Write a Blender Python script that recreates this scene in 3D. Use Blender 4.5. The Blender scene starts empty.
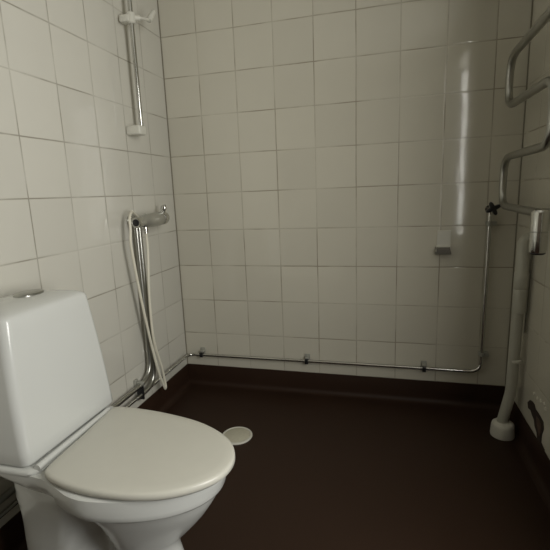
import bpy, bmesh, math, random
from mathutils import Vector, Matrix

# ---------------------------------------------------------------- units
# wall tiles are 0.20 m; positions are given in tiles (x right, y into the room's far wall, z up)
U = 0.2
def T(x, y, z): return Vector((x*U, y*U, (z+9.6)*U))
XR = 8.65      # right wall
YF = -13.0     # near wall
ZC = 2.2       # ceiling
ZF = -9.6      # floor

scene = bpy.context.scene
col = scene.collection

# ---------------------------------------------------------------- camera
cam = bpy.data.cameras.new('camera')
cam.sensor_width = 36.0
cam.lens = 36.0*420.92/550.0
cam.clip_start = 0.02
co = bpy.data.objects.new('camera', cam); col.objects.link(co)
co.location = T(5.7334, -10.8254, -4.0613)
co.rotation_euler = (1.3779, 0.0385, 0.2545)
scene.camera = co

# ---------------------------------------------------------------- light and exposure
w = bpy.data.worlds.new('world'); scene.world = w; w.use_nodes = True
w.node_tree.nodes['Background'].inputs[0].default_value = (0.75, 0.8, 0.85, 1)
w.node_tree.nodes['Background'].inputs[1].default_value = 0.15

DOOR_Y0, DOOR_Y1, DOOR_Z = -11.4, -7.0, 1.0
ld = bpy.data.lights.new('doorway_daylight', 'AREA')
ld.shape = 'RECTANGLE'; ld.size = 0.5; ld.size_y = 7.0*U
ld.energy = 14.0; ld.color = (1.0, 0.985, 0.93)
lo = bpy.data.objects.new('doorway_daylight', ld); col.objects.link(lo)
lo.location = T(XR+0.96, -9.0, -2.75)
lo.rotation_euler = (math.radians(90), 0, math.radians(90-32))

vs = scene.view_settings
vs.view_transform = 'Standard'; vs.look = 'None'; vs.gamma = 1.0; vs.use_curve_mapping = False
vs.exposure = 1.1

# ---------------------------------------------------------------- materials
class NT:
    def __init__(s, name):
        s.m = bpy.data.materials.new(name); s.m.use_nodes = True
        s.t = s.m.node_tree; s.b = s.t.nodes['Principled BSDF']
    def n(s, typ, **k):
        x = s.t.nodes.new(typ)
        for a, v in k.items():
            if a.startswith('i_'):
                x.inputs[a[2:].replace('_', ' ')].default_value = v
            else: setattr(x, a, v)
        return x
    def l(s, a, b): s.t.links.new(a, b)
    def math(s, op, a, b=None, c=None):
        x = s.n('ShaderNodeMath', operation=op)
        for i, v in enumerate((a, b, c)):
            if v is None: continue
            if isinstance(v, (int, float)): x.inputs[i].default_value = v
            else: s.l(v, x.inputs[i])
        return x.outputs[0]
    def mix(s, f, a, b):
        x = s.n('ShaderNodeMix', data_type='RGBA')
        for i, v in ((0, f), (6, a), (7, b)):
            if isinstance(v, (int, float, tuple)): x.inputs[i].default_value = v
            else: s.l(v, x.inputs[i])
        return x.outputs[2]

def simple(name, colr, rough, metal=0.0, bump=0.0, scale=60.0, var=0.06, coat=0.0):
    g = NT(name)
    tc = g.n('ShaderNodeTexCoord')
    nz = g.n('ShaderNodeTexNoise'); nz.inputs['Scale'].default_value = scale; nz.inputs['Detail'].default_value = 3
    g.l(tc.outputs['Object'], nz.inputs['Vector'])
    dark = tuple(c*(1-var) for c in colr)+(1,)
    g.l(g.mix(nz.outputs['Fac'], dark, tuple(min(1, c*(1+var)) for c in colr)+(1,)), g.b.inputs['Base Color'])
    g.b.inputs['Roughness'].default_value = rough
    g.b.inputs['Metallic'].default_value = metal
    g.b.inputs['Coat Weight'].default_value = coat
    if bump:
        bp = g.n('ShaderNodeBump'); bp.inputs['Strength'].default_value = bump; bp.inputs['Distance'].default_value = 0.001
        g.l(nz.outputs['Fac'], bp.inputs['Height']); g.l(bp.outputs['Normal'], g.b.inputs['Normal'])
    return g.m

def tile_material(name, base, grout, tilt=0.007):
    """glazed square tiles; UV is in tile units"""
    g = NT(name)
    uv = g.n('ShaderNodeTexCoord').outputs['UV']
    # slight unevenness of the grout lines
    wn = g.n('ShaderNodeTexNoise'); wn.inputs['Scale'].default_value = 1.3; wn.inputs['Detail'].default_value = 1
    g.l(uv, wn.inputs['Vector'])
    off = g.n('ShaderNodeVectorMath', operation='MULTIPLY_ADD')
    g.l(wn.outputs['Color'], off.inputs[0]); off.inputs[1].default_value = (0.012, 0.012, 0); off.inputs[2].default_value = (-0.006, -0.006, 0)
    add = g.n('ShaderNodeVectorMath', operation='ADD'); g.l(uv, add.inputs[0]); g.l(off.outputs[0], add.inputs[1])
    sp = g.n('ShaderNodeSeparateXYZ'); g.l(add.outputs[0], sp.inputs[0])
    def edge(c):
        f = g.math('FRACT', c); return g.math('MINIMUM', f, g.math('SUBTRACT', 1.0, f))
    ex, ey = edge(sp.outputs[0]), edge(sp.outputs[1])
    d = g.math('MINIMUM', ex, ey)
    # visibility of the grout varies along the wall (filled, whitened, dirty)
    vn = g.n('ShaderNodeTexNoise'); vn.inputs['Scale'].default_value = 0.9; vn.inputs['Detail'].default_value = 4
    g.l(uv, vn.inputs['Vector'])
    vis = g.n('ShaderNodeMapRange'); g.l(vn.outputs['Fac'], vis.inputs['Value'])
    vis.inputs['From Min'].default_value = 0.38; vis.inputs['From Max'].default_value = 0.6
    vis.inputs['To Min'].default_value = 0.2; vis.inputs['To Max'].default_value = 1.0
    mr = g.n('ShaderNodeMapRange'); g.l(d, mr.inputs['Value'])
    mr.inputs['From Min'].default_value = 0.007; mr.inputs['From Max'].default_value = 0.016
    mr.inputs['To Min'].default_value = 1.0; mr.inputs['To Max'].default_value = 0.0
    line = g.math('MULTIPLY', mr.outputs[0], vis.outputs[0])
    # per tile values
    fl = g.n('ShaderNodeVectorMath', operation='FLOOR'); g.l(add.outputs[0], fl.inputs[0])
    wh = g.n('ShaderNodeTexWhiteNoise', noise_dimensions='2D'); g.l(fl.outputs[0], wh.inputs['Vector'])
    tint = g.mix(wh.outputs['Value'], tuple(c*0.965 for c in base)+(1,), tuple(c*1.03 for c in base)+(1,))
    ns = g.n('ShaderNodeTexNoise'); ns.inputs['Scale'].default_value = 2.2; ns.inputs['Detail'].default_value = 5
    g.l(uv, ns.inputs['Vector'])
    tint2 = g.mix(g.math('MULTIPLY', ns.outputs['Fac'], 0.16), tint, tuple(c*0.8 for c in base)+(1,))
    g.l(g.mix(line, tint2, grout+(1,)), g.b.inputs['Base Color'])
    g.l(g.math('MULTIPLY_ADD', line, 0.5, 0.075), g.b.inputs['Roughness'])
    g.b.inputs['IOR'].default_value = 1.5
    # tilt of each tile
    geo = g.n('ShaderNodeNewGeometry')
    t1 = g.n('ShaderNodeVectorMath', operation='MULTIPLY_ADD'); g.l(wh.outputs['Color'], t1.inputs[0])
    t1.inputs[1].default_value = (tilt,)*3; t1.inputs[2].default_value = (-tilt/2,)*3
    t2 = g.n('ShaderNodeVectorMath', operation='ADD'); g.l(geo.outputs['Normal'], t2.inputs[0]); g.l(t1.outputs[0], t2.inputs[1])
    t3 = g.n('ShaderNodeVectorMath', operation='NORMALIZE'); g.l(t2.outputs[0], t3.inputs[0])
    # pillowed tile edges + soft waviness of the glaze
    hgt = g.n('ShaderNodeMapRange', interpolation_type='SMOOTHSTEP'); g.l(d, hgt.inputs['Value'])
    hgt.inputs['From Min'].default_value = 0.005; hgt.inputs['From Max'].default_value = 0.035
    wv = g.n('ShaderNodeTexNoise'); wv.inputs['Scale'].default_value = 3.0; g.l(uv, wv.inputs['Vector'])
    hh = g.math('ADD', hgt.outputs[0], g.math('MULTIPLY', wv.outputs['Fac'], 0.6))
    bp = g.n('ShaderNodeBump'); bp.inputs['Strength'].default_value = 0.6; bp.inputs['Distance'].default_value = 0.0007
    g.l(hh, bp.inputs['Height']); g.l(t3.outputs[0], bp.inputs['Normal'])
    g.l(bp.outputs['Normal'], g.b.inputs['Normal'])
    return g.m

def vinyl_material():
    g = NT('brown_vinyl')
    tc = g.n('ShaderNodeTexCoord').outputs['Object']
    a = g.n('ShaderNodeTexNoise'); a.inputs['Scale'].default_value = 220; a.inputs['Detail'].default_value = 2; g.l(tc, a.inputs['Vector'])
    b = g.n('ShaderNodeTexNoise'); b.inputs['Scale'].default_value = 3.5; b.inputs['Detail'].default_value = 5; g.l(tc, b.inputs['Vector'])
    c1 = g.mix(a.outputs['Fac'], (0.016, 0.0075, 0.004, 1), (0.035, 0.0175, 0.0095, 1))
    c2 = g.mix(g.math('MULTIPLY', b.outputs['Fac'], 0.5), c1, (0.038, 0.020, 0.013, 1))
    g.l(c2, g.b.inputs['Base Color'])
    mr = g.n('ShaderNodeMapRange'); g.l(b.outputs['Fac'], mr.inputs['Value'])
    mr.inputs['To Min'].default_value = 0.42; mr.inputs['To Max'].default_value = 0.62
    g.l(mr.outputs[0], g.b.inputs['Roughness'])
    g.b.inputs['Specular IOR Level'].default_value = 0.22
    bp = g.n('ShaderNodeBump'); bp.inputs['Strength'].default_value = 0.25; bp.inputs['Distance'].default_value = 0.0006
    g.l(a.outputs['Fac'], bp.inputs['Height']); g.l(bp.outputs['Normal'], g.b.inputs['Normal'])
    return g.m

M = {}
M['tile'] = tile_material('glazed_wall_tile', (0.60, 0.575, 0.485), (0.30, 0.265, 0.20))
M['tile_left'] = tile_material('glazed_wall_tile_cool', (0.60, 0.585, 0.52), (0.30, 0.28, 0.23))
M['vinyl'] = vinyl_material()
M['paint'] = simple('matt_ceiling_paint', (0.62, 0.61, 0.56), 0.7, bump=0.1)
M['porcelain'] = simple('white_porcelain', (0.58, 0.59, 0.565), 0.18, var=0.01, scale=8, coat=0.1)
M['seat'] = simple('cream_plastic_seat', (0.56, 0.55, 0.485), 0.32, var=0.03, scale=20)
M['chrome'] = simple('chrome', (0.58, 0.58, 0.55), 0.17, 1.0, var=0.03, scale=30)
M['dullchrome'] = simple('dull_chrome', (0.42, 0.42, 0.39), 0.28, 1.0, var=0.08, scale=40)
M['satin'] = simple('satin_chrome', (0.56, 0.56, 0.53), 0.34, 0.9, var=0.05, scale=40)
M['black'] = simple('black_plastic', (0.012, 0.012, 0.013), 0.35)
M['white'] = simple('white_plastic', (0.62, 0.61, 0.54), 0.4, var=0.04, scale=25)
M['pipewhite'] = simple('painted_drain_pipe', (0.45, 0.445, 0.38), 0.35, var=0.05, scale=20)
M['hose'] = simple('cream_hose', (0.70, 0.67, 0.56), 0.35, var=0.04)
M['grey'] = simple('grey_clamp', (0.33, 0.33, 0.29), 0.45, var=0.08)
M['drain'] = simple('drain_cover', (0.50, 0.48, 0.38), 0.5, var=0.1, scale=90)
M['cavity'] = simple('broken_plaster', (0.030, 0.018, 0.012), 0.9, bump=0.8, scale=120, var=0.5)
M['crack'] = simple('rusty_plaster', (0.09, 0.055, 0.038), 0.85, bump=0.8, scale=90, var=0.4)
M['flake'] = simple('white_filler', (0.68, 0.66, 0.58), 0.6, bump=0.3)
M['lip'] = simple('dark_grey_lip', (0.15, 0.14, 0.12), 0.5)  # darker grey for the lower edge of the hook
M['joint'] = simple('corner_joint', (0.24, 0.22, 0.17), 0.8)
M['darkwall'] = simple('unseen_wall_darkened', (0.16, 0.13, 0.10), 0.6)  # unseen near wall, colour darkened to cut bounce light on the toilet
M['wood'] = simple('white_door_frame', (0.6, 0.59, 0.54), 0.4)

# ---------------------------------------------------------------- mesh helpers
def link(name, bm, mat, parent=None, smooth=True, kind=None, auto=None):
    me = bpy.data.meshes.new(name)
    bmesh.ops.recalc_face_normals(bm, faces=bm.faces)
    bm.to_mesh(me); bm.free()
    for m in (mat if isinstance(mat, (list, tuple)) else [mat]): me.materials.append(m)
    o = bpy.data.objects.new(name, me); col.objects.link(o)
    if smooth:
        for p in me.polygons: p.use_smooth = True
        try: me.set_sharp_from_angle(angle=math.radians(auto or 40))
        except Exception: pass
    if parent:
        o.parent = parent; o.matrix_parent_inverse = Matrix.Translation(-parent.location)
        # keep vertices in world space, parent holds only a translation
    if kind: o['kind'] = kind
    return o

def thing(name, label, cat, loc, group=None):
    o = bpy.data.objects.new(name, None); col.objects.link(o)
    o.empty_display_size = 0.05; o.location = loc
    o['label'] = label; o['category'] = cat
    if group: o['group'] = group
    return o

def tag(o, label, cat, group=None):
    o['label'] = label; o['category'] = cat
    if group: o['group'] = group
    return o

def loft(bm, rings, cap0=True, cap1=True, closed=True):
    vs_ = [[bm.verts.new(p) for p in r] for r in rings]
    n = len(vs_[0])
    for a, b in zip(vs_[:-1], vs_[1:]):
        for i in range(n if closed else n-1):
            j = (i+1) % n
            bm.faces.new((a[i], a[j], b[j], b[i]))
    if cap0: bm.faces.new(list(reversed(vs_[0])))
    if cap1: bm.faces.new(vs_[-1])
    return vs_

def round_path(pts, rad, seg=6):
    """polyline with filleted corners"""
    pts = [Vector(p) for p in pts]
    out = [pts[0]]
    for i in range(1, len(pts)-1):
        a, b, c = pts[i-1], pts[i], pts[i+1]
        d0 = (a-b); d1 = (c-b)
        r = min(rad, d0.length*0.48, d1.length*0.48)
        p0 = b+d0.normalized()*r; p2 = b+d1.normalized()*r
        for k in range(seg+1):
            t = k/seg
            out.append(p0*(1-t)**2 + b*2*t*(1-t) + p2*t*t)
    out.append(pts[-1])
    return out

def tube(bm, pts, r, n=14, cap=True):
    pts = [Vector(p) for p in pts]
    rs = r if isinstance(r, (list, tuple)) else [r]*len(pts)
    rings = []; prev = None
    for i, p in enumerate(pts):
        if i == 0: t = pts[1]-p
        elif i == len(pts)-1: t = p-pts[i-1]
        else: t = (pts[i+1]-p).normalized()+(p-pts[i-1]).normalized()
        t.normalize()
        if prev is None:
            u = t.orthogonal().normalized()
        else:
            u = prev-t*prev.dot(t)
            u.normalize()
        prev = u; v = t.cross(u)
        rings.append([p+(u*math.cos(2*math.pi*k/n)+v*math.sin(2*math.pi*k/n))*rs[i] for k in range(n)])
    loft(bm, rings, cap, cap)

def lathe(bm, base, axis, prof, n=32):
    """prof: list of (distance along axis, radius)"""
    axis = Vector(axis).normalized(); u = axis.orthogonal().normalized(); v = axis.cross(u)
    rings = [[Vector(base)+axis*h+(u*math.cos(2*math.pi*k/n)+v*math.sin(2*math.pi*k/n))*max(r, 1e-5) for k in range(n)] for h, r in prof]
    loft(bm, rings)

def spline(pts, n=12):
    """Catmull-Rom through points"""
    P = [Vector(p) for p in pts]; P = [P[0]*2-P[1]]+P+[P[-1]*2-P[-2]]
    out = []
    for i in range(1, len(P)-2):
        a, b, c, d = P[i-1:i+3]
        for k in range(n):
            t = k/n
            out.append(0.5*((2*b)+(c-a)*t+(2*a-5*b+4*c-d)*t*t+(3*b-a-3*c+d)*t**3))
    out.append(P[-2]); return out

def box(bm, lo_, hi_, bev=0.0, seg=2):
    r = bmesh.ops.create_cube(bm, size=1)
    c = (Vector(lo_)+Vector(hi_))/2; s = Vector(hi_)-Vector(lo_)
    for v in r['verts']: v.co = Vector((v.co.x*s.x, v.co.y*s.y, v.co.z*s.z))+c
    if bev:
        es = list({e for v in r['verts'] for e in v.link_edges})
        bmesh.ops.bevel(bm, geom=es, offset=bev, segments=seg, profile=0.5, affect='EDGES')

# ---------------------------------------------------------------- room shell
def slab(name, polys, mat, thick, uvf):
    """polys: list of quads (room side) in tile coordinates; thick: outward vector in tiles"""
    bm = bmesh.new(); uvl = bm.loops.layers.uv.new('UVMap')
    th = Vector(thick)
    for q in polys:
        q = [Vector(p) for p in q]
        f1 = [bm.verts.new(T(*p)) for p in q]; f2 = [bm.verts.new(T(*(p+th))) for p in q]
        fs = [bm.faces.new(f1), bm.faces.new(list(reversed(f2)))]
        n = len(q)
        for i in range(n):
            j = (i+1) % n; fs.append(bm.faces.new((f1[i], f2[i], f2[j], f1[j])))
        for f in fs:
            for l in f.loops:
                p = l.vert.co; l[uvl].uv = uvf(p.x/U, p.y/U, p.z/U-9.6)
    return link(name, bm, mat, smooth=False, kind='structure')

W = 0.5
slab('wall_back', [[(-W, 0, ZF), (XR+W, 0, ZF), (XR+W, 0, ZC), (-W, 0, ZC)]], M['tile'], (0, W, 0), lambda x, y, z: (x, z+20))
slab('wall_left', [[(0, YF, ZF), (0, 0, ZF), (0, 0, ZC), (0, YF, ZC)]], M['tile_left'], (-W, 0, 0), lambda x, y, z: (y+40, z+20))
slab('wall_right', [[(XR, 0, ZF), (XR, DOOR_Y1, ZF), (XR, DOOR_Y1, ZC), (XR, 0, ZC)],
                    [(XR, DOOR_Y0, ZF), (XR, YF, ZF), (XR, YF, ZC), (XR, DOOR_Y0, ZC)],
                    [(XR, DOOR_Y1, DOOR_Z), (XR, DOOR_Y0, DOOR_Z), (XR, DOOR_Y0, ZC), (XR, DOOR_Y1, ZC)]],
     M['tile'], (W, 0, 0), lambda x, y, z: (y+40, z+20))
slab('wall_front', [[(-W, YF, ZF), (XR+W, YF, ZF), (XR+W, YF, ZC), (-W, YF, ZC)]], M['darkwall'], (0, -W, 0), lambda x, y, z: (x, z+20))
slab('floor', [[(-W, YF-W, ZF), (XR+W, YF-W, ZF), (XR+W, W, ZF), (-W, W, ZF)]], M['vinyl'], (0, 0, -W), lambda x, y, z: (x, y))
slab('ceiling', [[(-W, YF-W, ZC), (XR+W, YF-W, ZC), (XR+W, W, ZC), (-W, W, ZC)]], M['paint'], (0, 0, W), lambda x, y, z: (x, y))

# coved vinyl upstand: profile (distance from wall, height over the floor) in tiles
prof = [(0.0, 0.60), (0.018, 0.60), (0.022, 0.585), (0.025, 0.20)]
for k in range(7):
    a = math.pi/2*k/6
    prof.append((0.025+0.13*(1-math.cos(a)), 0.135-0.13*math.sin(a)+0.002))
prof += [(0.17, 0.001), (0.0, 0.001)]
def upstand(name, p0, p1, inward):
    bm = bmesh.new()
    p0, p1, n = Vector(p0), Vector(p1), Vector(inward)
    rings = [[T(*(p+n*d+Vector((0, 0, ZF+h)))) for d, h in prof] for p in (p0, p1)]
    loft(bm, rings)
    return link(name, bm, M['vinyl'], kind='structure', auto=50)
upstand('baseboard_back', (0, 0, 0), (XR, 0, 0), (0, -1, 0))
upstand('baseboard_left', (0, 0, 0), (0, YF, 0), (1, 0, 0))
upstand('baseboard_right', (XR, DOOR_Y1-0.02, 0), (XR, 0, 0), (-1, 0, 0))

# dark joints in the wall corners
for n_, x0, x1 in ((2, 0.0, 0.022), (3, XR-.022, XR)):
    bm = bmesh.new(); box(bm, T(x0, -.022, ZF+.6), T(x1, 0, ZC))
    link('trim_%d' % n_, bm, M['joint'], smooth=False, kind='structure')
# door lining around the opening the light comes from
bm = bmesh.new()
for (y0, y1, z0, z1) in ((DOOR_Y1-0.12, DOOR_Y1+0.28, ZF, DOOR_Z+0.28), (DOOR_Y0-0.28, DOOR_Y0+0.12, ZF, DOOR_Z+0.28), (DOOR_Y0, DOOR_Y1, DOOR_Z-0.12, DOOR_Z+0.28)):
    box(bm, T(XR-0.06, y0, z0), T(XR+W+0.03, y1, z1), 0.002)
link('trim_1', bm, M['wood'], smooth=False, kind='structure')

# ---------------------------------------------------------------- toilet
tl = thing('toilet', 'white close-coupled toilet with closed cream lid against the left wall', 'toilet', T(1.6, -6.35, ZF))
CY = -6.35
def bowl_ring(z, xb, xf, b, br, dip=0.0, n=96, off=0.2):
    """egg shaped outline in front, squarer column of half width br behind, recess between"""
    pts = []
    xm = xb+(xf-xb)*0.5
    for k in range(n):
        a = 2*math.pi*k/n
        c, s = math.cos(a), math.sin(a)
        if c >= 0: x = xm+(xf-xm)*c; y = b*s
        else:
            x = xm-(xm-xb)*abs(c)**0.6; y = math.copysign(abs(s)**0.26, s)
            t = min(1, max(0, (1.88-x)/.22)); t = t*t*(3-2*t)
            y *= b*(1-t)+br*t
        y *= 1-dip*math.exp(-((x-2.03)/0.25)**2)
        u_ = min(1, max(0, (2.4-x)/1.0)); u_ = u_*u_*(3-2*u_)
        pts.append(T(x, CY+y+off*u_, z))
    return pts
bm = bmesh.new()
R_ = [(-9.6, 0.69, 3.2, 0.6, 0.78, 0.397), (-9.5, 0.71, 3.19, 0.58, 0.76, 0.423), (-9.2, 0.73, 3.08, 0.52, 0.75, 0.503), (-8.9, 0.74, 3, 0.5, 0.75, 0.529),
      (-8.74, 0.74, 2.98, 0.5, 0.75, 0.55), (-8.62, 0.74, 3.08, 0.53, 0.75, 0.55), (-8.5, 0.74, 3.19, 0.58, 0.75, 0.529), (-8.35, 0.74, 3.32, 0.63, 0.76, 0.476),
      (-8.2, 0.73, 3.44, 0.68, 0.77, 0.423), (-8.05, 0.72, 3.54, 0.74, 0.79, 0.317), (-7.95, 0.72, 3.6, 0.78, 0.78, 0.212), (-7.86, 0.72, 3.64, 0.81, 0.79, 0.092),
      (-7.81, 0.72, 3.665, 0.825, 0.77, 0.03), (-7.79, 0.82, 3.71, 0.88, 0.8, 0.01), (-7.76, 0.78, 3.725, 0.9, 0.82, 0), (-7.7, 0.6, 3.74, 0.92, 0.84, 0), (-7.62, 0.42, 3.77, 0.925, 0.86, 0), (-7.55, 0.36, 3.79, 0.925, 0.87, 0),
      (-7.5, 0.36, 3.79, 0.92, 0.87, 0), (-7.485, 0.39, 3.76, 0.89, 0.85, 0)]
loft(bm, [bowl_ring(*r) for r in R_])
link('bowl', bm, M['porcelain'], tl, auto=50)

# deck between the seat hinges and the tank
bm = bmesh.new()
def rrect(z, x0, x1, y0, y1, r, n=8):
    out = []
    for cx, cy, a0 in ((x1-r, y1-r, 0), (x0+r, y1-r, 90), (x0+r, y0+r, 180), (x1-r, y0+r, 270)):
        for k in range(n+1):
            a = math.radians(a0+90*k/n); out.append(T(cx+r*math.cos(a), cy+r*math.sin(a), z))
    return out
loft(bm, [rrect(z, .2+i, 1.48-i*.3, -6.14-.885+i, -6.14+.885-i, .16) for z, i in ((-7.62, .20), (-7.57, .06), (-7.52, .01), (-7.47, 0), (-7.445, .02), (-7.435, .06))])
link('deck', bm, M['porcelain'], tl, auto=50)

# lid and seat
LID = [(1.53, -6.25), (1.47, -5.60), (1.47, -5.44), (1.52, -5.385), (1.66, -5.365), (2.0, -5.37), (2.4, -5.41), (2.87, -5.50), (3.20, -5.61), (3.50, -5.77), (3.72, -5.96), (3.85, -6.18), (3.89, -6.40), (3.84, -6.63),
       (3.68, -6.84), (3.45, -7.01), (3.18, -7.13), (2.85, -7.20), (2.45, -7.22), (2.05, -7.18), (1.80, -7.12), (1.68, -7.07), (1.61, -7.02), (1.58, -6.93), (1.56, -6.75)]
LIDC = []
for p in spline([(x, y, 0) for x, y in LID]+[(LID[0][0], LID[0][1], 0)], 5)[:-1]: LIDC.append((p.x, p.y))
def lid_ring(z, sh):
    n = len(LIDC); pts = []
    for i, (x, y) in enumerate(LIDC):
        a, b = LIDC[i-1], LIDC[(i+1) % n]
        if sh <= 0.13:
            d = Vector((b[0]-a[0], b[1]-a[1])).normalized(); nx, ny = d.y, -d.x     # outline runs clockwise seen from above
            cx, cy = 2.6-x, -6.33-y
            if nx*cx+ny*cy < 0: nx, ny = -nx, -ny
            pts.append(T(x+nx*sh, y+ny*sh, z))
        else:
            mx_, my_ = x-2.6, y+6.33; L = math.hypot(mx_, my_)
            pts.append(T(2.6+mx_*(L-sh)/L, -6.33+my_*(L-sh)/L, z))
    return pts
bm = bmesh.new()
loft(bm, [lid_ring(-7.475, .12), lid_ring(-7.475, .03), lid_ring(-7.45, .0), lid_ring(-7.415, .0), lid_ring(-7.39, .004),
          lid_ring(-7.375, .018), lid_ring(-7.366, .045), lid_ring(-7.36, .16), lid_ring(-7.355, .5), lid_ring(-7.352, .8)])
link('lid', bm, M['seat'], tl, auto=60)
bm = bmesh.new()
loft(bm, [lid_ring(-7.52, .12), lid_ring(-7.515, .07), lid_ring(-7.49, .05), lid_ring(-7.478, .06), lid_ring(-7.476, .1)])
link('seat', bm, M['seat'], tl, auto=60)
bm = bmesh.new()
tube(bm, [T(1.43, -6.95, -7.42), T(1.41, -5.46, -7.42)], .05*U, 20)
link('hinge', bm, M['porcelain'], tl)

# tank: tapering upwards, softly domed top
bm = bmesh.new()
TK = []
zs = [(-7.435, .06), (-7.42, .02), (-7.38, .0)]
def tank_ring(z, inset):
    t = (z+7.4)/2.0                       # 0 bottom .. 1 top
    hw = .925-.03*t-.125*t*t
    return rrect(z, .12+inset, 1.33-.14*t-inset, -6.07-.02*t-hw+inset, -6.07-.02*t+hw-inset, max(.12-inset*.25, .04), 10)
for z, i in zs: TK.append(tank_ring(z, i))
for k in range(1, 12): TK.append(tank_ring(-7.38+k*(1.86/11), 0))
for z, i in ((-5.49, .012), (-5.465, .035), (-5.445, .075), (-5.425, .14), (-5.405, .24), (-5.39, .38)): TK.append(tank_ring(z, i))
loft(bm, TK)
tank = link('tank', bm, M['porcelain'], tl, auto=60)
bm = bmesh.new()
bx, by = .62, -5.88
lathe(bm, T(bx, by, -5.41), (0, 0, 1), [(0, .17*U), (.03*U, .17*U), (.045*U, .155*U), (.04*U, .13*U), (.05*U, .11*U), (.055*U, .02*U)], 36)
for v in bm.verts: v.co.y = by*U+(v.co.y-by*U)*1.35
link('flush_button', bm, M['dullchrome'], tl)

# ---------------------------------------------------------------- chrome water pipes
PR = .042
def pipe(name, pts, parent, r=PR, rad=.3, mat='chrome', n=14):
    bm = bmesh.new(); tube(bm, round_path([T(*p) for p in pts], rad*U, 8), r*U, n)
    return link(name, bm, M[mat], parent)

def clamp_back(x, z, parent, vertical=False):
    """small bracket holding the pipe off the far wall"""
    bm = bmesh.new()
    if not vertical:
        box(bm, T(x-.07, -.03, z+.02), T(x+.07, 0, z+.17), .0015)
        box(bm, T(x-.05, -.13, z+.05), T(x+.05, -.02, z+.11), .0015)
    else:
        box(bm, T(x-.06, -.13, z-.05), T(x+.16, 0, z+.05), .002)
    c = link('clamp', bm, M['grey'], parent)
    bm = bmesh.new()
    if not vertical:
        box(bm, T(x-.045, -.20, z-.07), T(x+.045, -.05, z+.065), .002)
        link('clamp_jaw', bm, M['black'], c)
    else:
        lathe(bm, T(x, -.12, z-.05), (0, 0, 1), [(0, .05*U), (.1*U, .05*U)], 16)
        link('clamp_jaw', bm, M['grey'], c)

wp = thing('water_pipe', 'thin chrome water piping along the left and far walls with a black star valve', 'pipe', T(4, -.12, -8.62))
pipe('pipe_run', [(.13, -6.9, -8.70), (.13, -.13, -8.63), (8.04, -.12, -8.61), (8.04, -.12, -4.62)], wp, rad=.28)
for x in (.55, 3.67, 6.71): clamp_back(x, -8.62, wp)
clamp_back(8.04, -8.15, wp, True); clamp_back(8.04, -4.95, wp, True)
bm = bmesh.new()
lathe(bm, T(8.04, 0, -4.62), (0, -1, 0), [(0, .09*U), (.02*U, .09*U), (.025*U, .05*U), (.2*U, .05*U), (.21*U, .06*U), (.26*U, .06*U)], 20)
link('valve_body', bm, M['chrome'], wp)
bm = bmesh.new()
star = []
for k in range(32):
    a = 2*math.pi*k/32+.45
    r = .075+.085*max(0, math.cos(2*(a-.45)))**2
    r = .075+.095*abs(math.cos(2*(a-.45)))**2.2
    star.append((r*math.cos(a), r*math.sin(a)))
rings = []
for d, s in ((.25, .75), (.27, .95), (.31, 1.0), (.35, .92), (.37, .7)):
    rings.append([T(8.06+x*s, -d, -4.60+z*s) for x, z in star])
loft(bm, rings); link('valve_knob', bm, M['black'], wp)

# upright pipes feeding the shower mixer
pipe('riser', [(.16, -2.22, -4.64), (.16, -2.22, -8.40), (.14, -6.9, -8.46)], wp, rad=.5, r=.058, mat='dullchrome')
pipe('riser', [(.16, -2.10, -4.64), (.16, -2.10, -8.62), (.14, -2.9, -8.66)], wp, rad=.5, r=.058, mat='dullchrome')
bm = bmesh.new()
box(bm, T(.0, -2.74, -8.72), T(.05, -2.62, -8.28), .001); box(bm, T(.0, -2.72, -8.40), T(.22, -2.64, -8.32), .001)
c = link('clamp', bm, M['grey'], wp)
bm = bmesh.new(); box(bm, T(.04, -2.71, -8.76), T(.22, -2.66, -8.42), .002); link('clamp_jaw', bm, M['black'], c)

# ---------------------------------------------------------------- shower mixer
mx = thing('shower_mixer', 'chrome shower mixer with black knob end on the left wall', 'tap', T(.1, -1.9, -4.52))
ax = .34
bm = bmesh.new()
lathe(bm, T(ax, -2.45, -4.60), (0, 1, .03), [(0, .085*U), (.01*U, .115*U), (.10*U, .125*U), (.16*U, .12*U), (.20*U, .105*U), (.26*U, .105*U), (.32*U, .145*U), (.6*U, .165*U), (1.0*U, .165*U), (1.03*U, .15*U)], 32)
link('body', bm, M['satin'], mx)
bm = bmesh.new()
lathe(bm, T(ax, -1.43, -4.57), (0, 1, .03), [(0, .13*U), (.02*U, .165*U), (.14*U, .165*U), (.20*U, .15*U), (.23*U, .11*U)], 32)
h = link('handle', bm, M['chrome'], mx)
bm = bmesh.new()
rings = []
for t, ww, d in ((-.06, .05, .05), (.02, .05, .055), (.06, .055, .068), (.11, .06, .078), (.16, .055, .07), (.195, .035, .04)):
    z = -4.44+t; x = ax+.02+t*.18
    rings.append([T(x+d*math.cos(a), -1.30+ww*math.sin(a)+t*.1, z) for a in [2*math.pi*k/16 for k in range(16)]])
loft(bm, rings); link('lever', bm, M['chrome'], h)
bm = bmesh.new()
lathe(bm, T(ax, -2.40, -4.60), (0, -1, 0), [(0, .12*U), (.06*U, .125*U), (.085*U, .115*U), (.09*U, .085*U)], 32)
k_ = link('control_knob', bm, M['chrome'], mx)
bm = bmesh.new()
lathe(bm, T(ax, -2.485, -4.60), (0, -1, 0), [(0, .08*U), (.012*U, .08*U), (.02*U, .065*U), (.022*U, .01*U)], 28)
link('knob_cap', bm, M['black'], k_)
for y in (-2.22, -2.10):
    bm = bmesh.new()
    tube(bm, round_path([T(.16, y, -4.75), T(.16, y, -4.64), T(ax-.02, y, -4.60)], .08*U, 5), .062*U, 16)
    link('inlet', bm, M['chrome'], mx)
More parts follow.
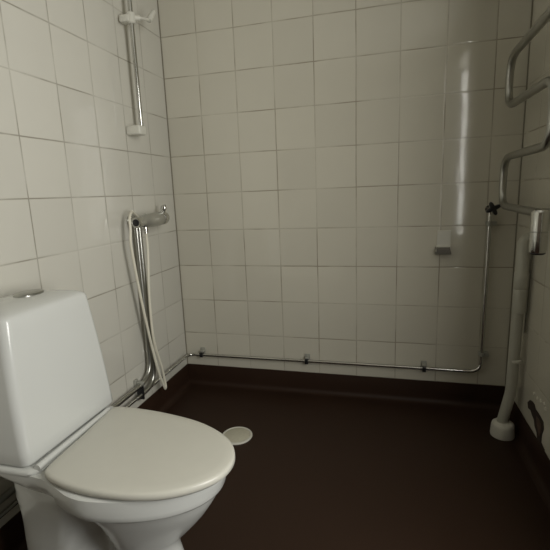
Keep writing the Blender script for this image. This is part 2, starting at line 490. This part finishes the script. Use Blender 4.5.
for y in (-2.2, -1.55):
    bm = bmesh.new()
    lathe(bm, T(0, y, -4.57), (1, 0, 0), [(0, .13*U), (.02*U, .13*U), (.03*U, .07*U), (.3*U, .07*U)], 24)
    link('wall_flange', bm, M['chrome'], mx)
bm = bmesh.new()
lathe(bm, T(ax, -2.12, -4.72), (0, 0, -1), [(0, .06*U), (.08*U, .06*U), (.085*U, .05*U), (.15*U, .05*U)], 20)
link('hose_outlet', bm, M['chrome'], mx)

# hose: from the outlet down to the floor edge, back up and over the mixer
bm = bmesh.new()
hp = [(ax, -2.12, -4.82), (ax, -2.12, -5.3), (.34, -2.24, -6.3), (.34, -2.24, -7.4), (.33, -1.97, -8.3), (.35, -1.92, -8.72), (.36, -1.95, -8.82), (.37, -2.02, -8.74),
      (.35, -2.20, -8.2), (.34, -2.42, -7.2), (.33, -2.61, -6.1), (.34, -2.76, -5.1), (.35, -2.74, -4.75), (.33, -2.70, -4.50), (.26, -2.50, -4.36), (.16, -2.25, -4.40), (.10, -2.0, -4.50)]
tube(bm, spline([T(*p) for p in hp], 10), .031*U, 12)
h_ = link('shower_hose', bm, M['hose'], mx); h_['label'] = 'cream hose looped over the mixer, hanging to the floor edge'

# ---------------------------------------------------------------- shower rail
sr = thing('shower_rail', 'chrome shower riser rail with white brackets high on the left wall', 'shower rail', T(.2, -1.75, -2.5))
bm = bmesh.new()
tube(bm, [T(.30, -1.82, -2.52), T(.30, -1.82, 1.6)], .05*U, 18); link('rod', bm, M['chrome'], sr)
for zb in (-2.52, 1.6):
    bm = bmesh.new()
    box(bm, T(0, -2.0, zb-.13), T(.36, -1.72, zb+.08), .008, 4); link('bracket', bm, M['white'], sr)
bm = bmesh.new()
lathe(bm, T(.30, -1.82, -.32), (0, 0, 1), [(0, .07*U), (.02*U, .09*U), (.19*U, .095*U), (.22*U, .08*U)], 24)
box(bm, T(.06, -1.93, -.29), T(.3, -1.71, -.14), .006, 3)
tube(bm, [T(.34, -1.80, -.2), T(.44, -1.70, -.18)], .055*U, 14)
s_ = link('slider', bm, M['white'], sr)
bm = bmesh.new()
tube(bm, [T(.50, -1.42, -.14), T(.52, -1.33, -.02), T(.54, -1.24, .10)], [.06*U, .065*U, .05*U], 14)
tube(bm, [T(.40, -1.78, -.18), T(.51, -1.38, -.12)], .03*U, 14)
link('handset_holder', bm, M['white'], s_)

# ---------------------------------------------------------------- wall hook on the far wall
bm = bmesh.new()
rings = []
for z, d, w0, w1 in ((-5.10, .02, 6.94, 7.22), (-5.12, .035, 6.93, 7.23), (-5.45, .045, 6.92, 7.23), (-5.52, .10, 6.90, 7.23), (-5.58, .20, 6.89, 7.23), (-5.64, .21, 6.90, 7.22), (-5.65, .19, 6.91, 7.21)):
    rings.append([T(w0, 0, z), T(w1, 0, z), T(w1, -d, z), T(w0, -d, z)])
loft(bm, rings)
hk = tag(link('wall_hook', bm, M['white'], None, auto=25), 'small cream adhesive hook stuck on the far tiled wall', 'hook')
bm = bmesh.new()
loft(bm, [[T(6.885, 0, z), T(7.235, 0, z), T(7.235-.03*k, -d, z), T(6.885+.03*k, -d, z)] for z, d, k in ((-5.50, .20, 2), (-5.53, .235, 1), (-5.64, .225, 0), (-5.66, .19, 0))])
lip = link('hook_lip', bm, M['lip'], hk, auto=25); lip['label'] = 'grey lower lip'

# ---------------------------------------------------------------- waste pipe by the right corner
dp = thing('waste_pipe', 'pale painted waste pipe in the right corner ending in a floor cup', 'pipe', T(8.3, -1.25, ZF))
px, py = 8.465, -1.25
bm = bmesh.new()
tube(bm, round_path([T(px, py, -5.3), T(px-.04, py, -8.55), T(8.27, py-.03, -9.36)], .08*U, 8), .112*U, 24); link('pipe_run', bm, M['pipewhite'], dp)
bm = bmesh.new()
lathe(bm, T(px, py, -6.75), (0, 0, 1), [(0, .115*U), (.01*U, .13*U), (.06*U, .138*U), (.30*U, .135*U), (.50*U, .138*U), (.52*U, .128*U), (.54*U, .138*U), (.86*U, .14*U), (.88*U, .125*U), (1.5*U, .125*U), (1.52*U, .11*U)], 28)
link('sleeve', bm, M['pipewhite'], dp)
bm = bmesh.new()
lathe(bm, T(px, py, -7.85), (0, 0, 1), [(0, .11*U), (.015*U, .13*U), (.06*U, .132*U), (.075*U, .11*U)], 28); link('collar', bm, M['white'], dp)
bm = bmesh.new()
tube(bm, round_path([T(px, py, -5.35), T(px, py, -5.22), T(XR, py+.03, -5.12)], .13*U, 8), .115*U, 24); link('elbow', bm, M['pipewhite'], dp)
bm = bmesh.new()
lathe(bm, T(8.31, -1.27, ZF+.005), (0, 0, 1), [(0, .245*U), (.03*U, .25*U), (.24*U, .235*U), (.29*U, .22*U), (.325*U, .18*U), (.34*U, .12*U)], 36); link('floor_cup', bm, M['white'], dp)

# ---------------------------------------------------------------- towel rail on the right wall
tr = thing('towel_rail', 'serpentine chrome heated towel rail on the right wall', 'towel rail', T(8.6, -1.8, -3.5))
tx = 8.15
yl, yr = -.62, -3.28
bm = bmesh.new()
pth = [(tx, -3.4, -.62), (tx, yl, -1.50+.0)]
pth = [(tx, yr, .55), (tx, yr, -1.48), (tx, yl, -1.54), (tx, yl, -2.50), (tx, yr, -2.52), (tx, yr, -3.50), (tx, yl, -3.52), (tx, yl, -4.52), (tx, -2.95, -4.55)]
tube(bm, round_path([T(*p) for p in pth], .42*U, 10), .074*U, 18)
link('tube', bm, M['dullchrome'], tr)
for z, y in ((-4.54, -2.8), (-1.5, -2.9)):
    bm = bmesh.new()
    tube(bm, [T(tx, y, z), T(XR, y, z)], .05*U, 14); lathe(bm, T(XR, y, z), (-1, 0, 0), [(0, .13*U), (.02*U, .13*U), (.04*U, .09*U)], 20)
    link('wall_mount', bm, M['dullchrome'], tr)
bm = bmesh.new()
lathe(bm, T(tx, -3.08, -5.20), (0, 0, 1), [(0, .09*U), (.004*U, .115*U), (.05*U, .135*U), (.34*U, .135*U), (.345*U, .125*U), (.355*U, .125*U), (.36*U, .135*U), (.66*U, .135*U), (.70*U, .11*U)], 32)
th = link('thermostat', bm, M['chrome'], tr)
bm = bmesh.new()
lathe(bm, T(tx, -3.08, -5.225), (0, 0, 1), [(0, .10*U), (.02*U, .118*U), (.03*U, .118*U)], 24); link('end_cap', bm, M['black'], th)
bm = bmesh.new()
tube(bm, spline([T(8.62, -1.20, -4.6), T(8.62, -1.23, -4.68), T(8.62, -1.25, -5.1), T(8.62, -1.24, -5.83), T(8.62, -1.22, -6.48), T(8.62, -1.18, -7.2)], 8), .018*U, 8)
tag(link('thin_line', bm, M['grey'], None), 'thin grey line running down the right wall behind the waste pipe', 'thin_line')  # thin grey line from the towel rail down beside the waste pipe

# ---------------------------------------------------------------- floor drain
dr = thing('floor_drain', 'round pale floor drain cover on the brown floor beside the toilet lid', 'drain', T(2.42, -2.46, ZF))
bm = bmesh.new()
lathe(bm, T(2.42, -2.46, ZF), (0, 0, 1), [(0, .36*U), (.02*U, .36*U), (.035*U, .345*U), (.035*U, .315*U), (.022*U, .305*U)], 48); link('rim', bm, M['white'], dr)
bm = bmesh.new()
lathe(bm, T(2.42, -2.46, ZF+.02), (0, 0, 1), [(0, .30*U), (.012*U, .30*U), (.016*U, .29*U), (.018*U, .01*U)], 40)
link('cover', bm, M['drain'], dr)

# ---------------------------------------------------------------- broken patch low on the right wall
def patch(bm, outline, d):
    loft(bm, [[T(XR+.02, y, z) for y, z in outline], [T(XR-d, y, z) for y, z in outline]])
bm = bmesh.new()
patch(bm, [(-1.65, -8.57), (-1.78, -8.45), (-1.93, -8.41), (-2.05, -8.42), (-2.12, -8.47), (-2.27, -8.47), (-2.41, -8.48), (-2.55, -8.50), (-2.61, -8.62), (-2.54, -8.78), (-2.54, -8.93), (-2.74, -8.97), (-2.61, -9.10), (-2.44, -9.08), (-2.34, -8.99), (-2.28, -8.88), (-2.15, -8.82), (-2.09, -8.72), (-1.96, -8.69), (-1.86, -8.64), (-1.71, -8.67)], .012)
wd = link('wall_damage', bm, M['cavity'], None, smooth=False)
tag(wd, 'dark broken hole low in the right wall tiles above the floor edge', 'wall damage')
bm = bmesh.new()
patch(bm, [(-2.21, -8.57), (-2.37, -8.55), (-2.49, -8.60), (-2.50, -8.72), (-2.45, -8.88), (-2.37, -8.80), (-2.27, -8.71)], .018)
link('rust_stain', bm, M['crack'], wd, smooth=False)
random.seed(4)
for (y, z) in [(-1.97, -8.21), (-2.16, -8.22), (-2.34, -8.18), (-2.52, -8.14), (-2.59, -8.21)]:
    bm = bmesh.new()
    o_ = [(y+.05*math.cos(a)*random.uniform(.6, 1.1), z+.035*math.sin(a)*random.uniform(.6, 1.1)) for a in [2*math.pi*k/9 for k in range(9)]]
    patch(bm, o_, .012); link('filler_spot', bm, M['flake'], wd, smooth=False)
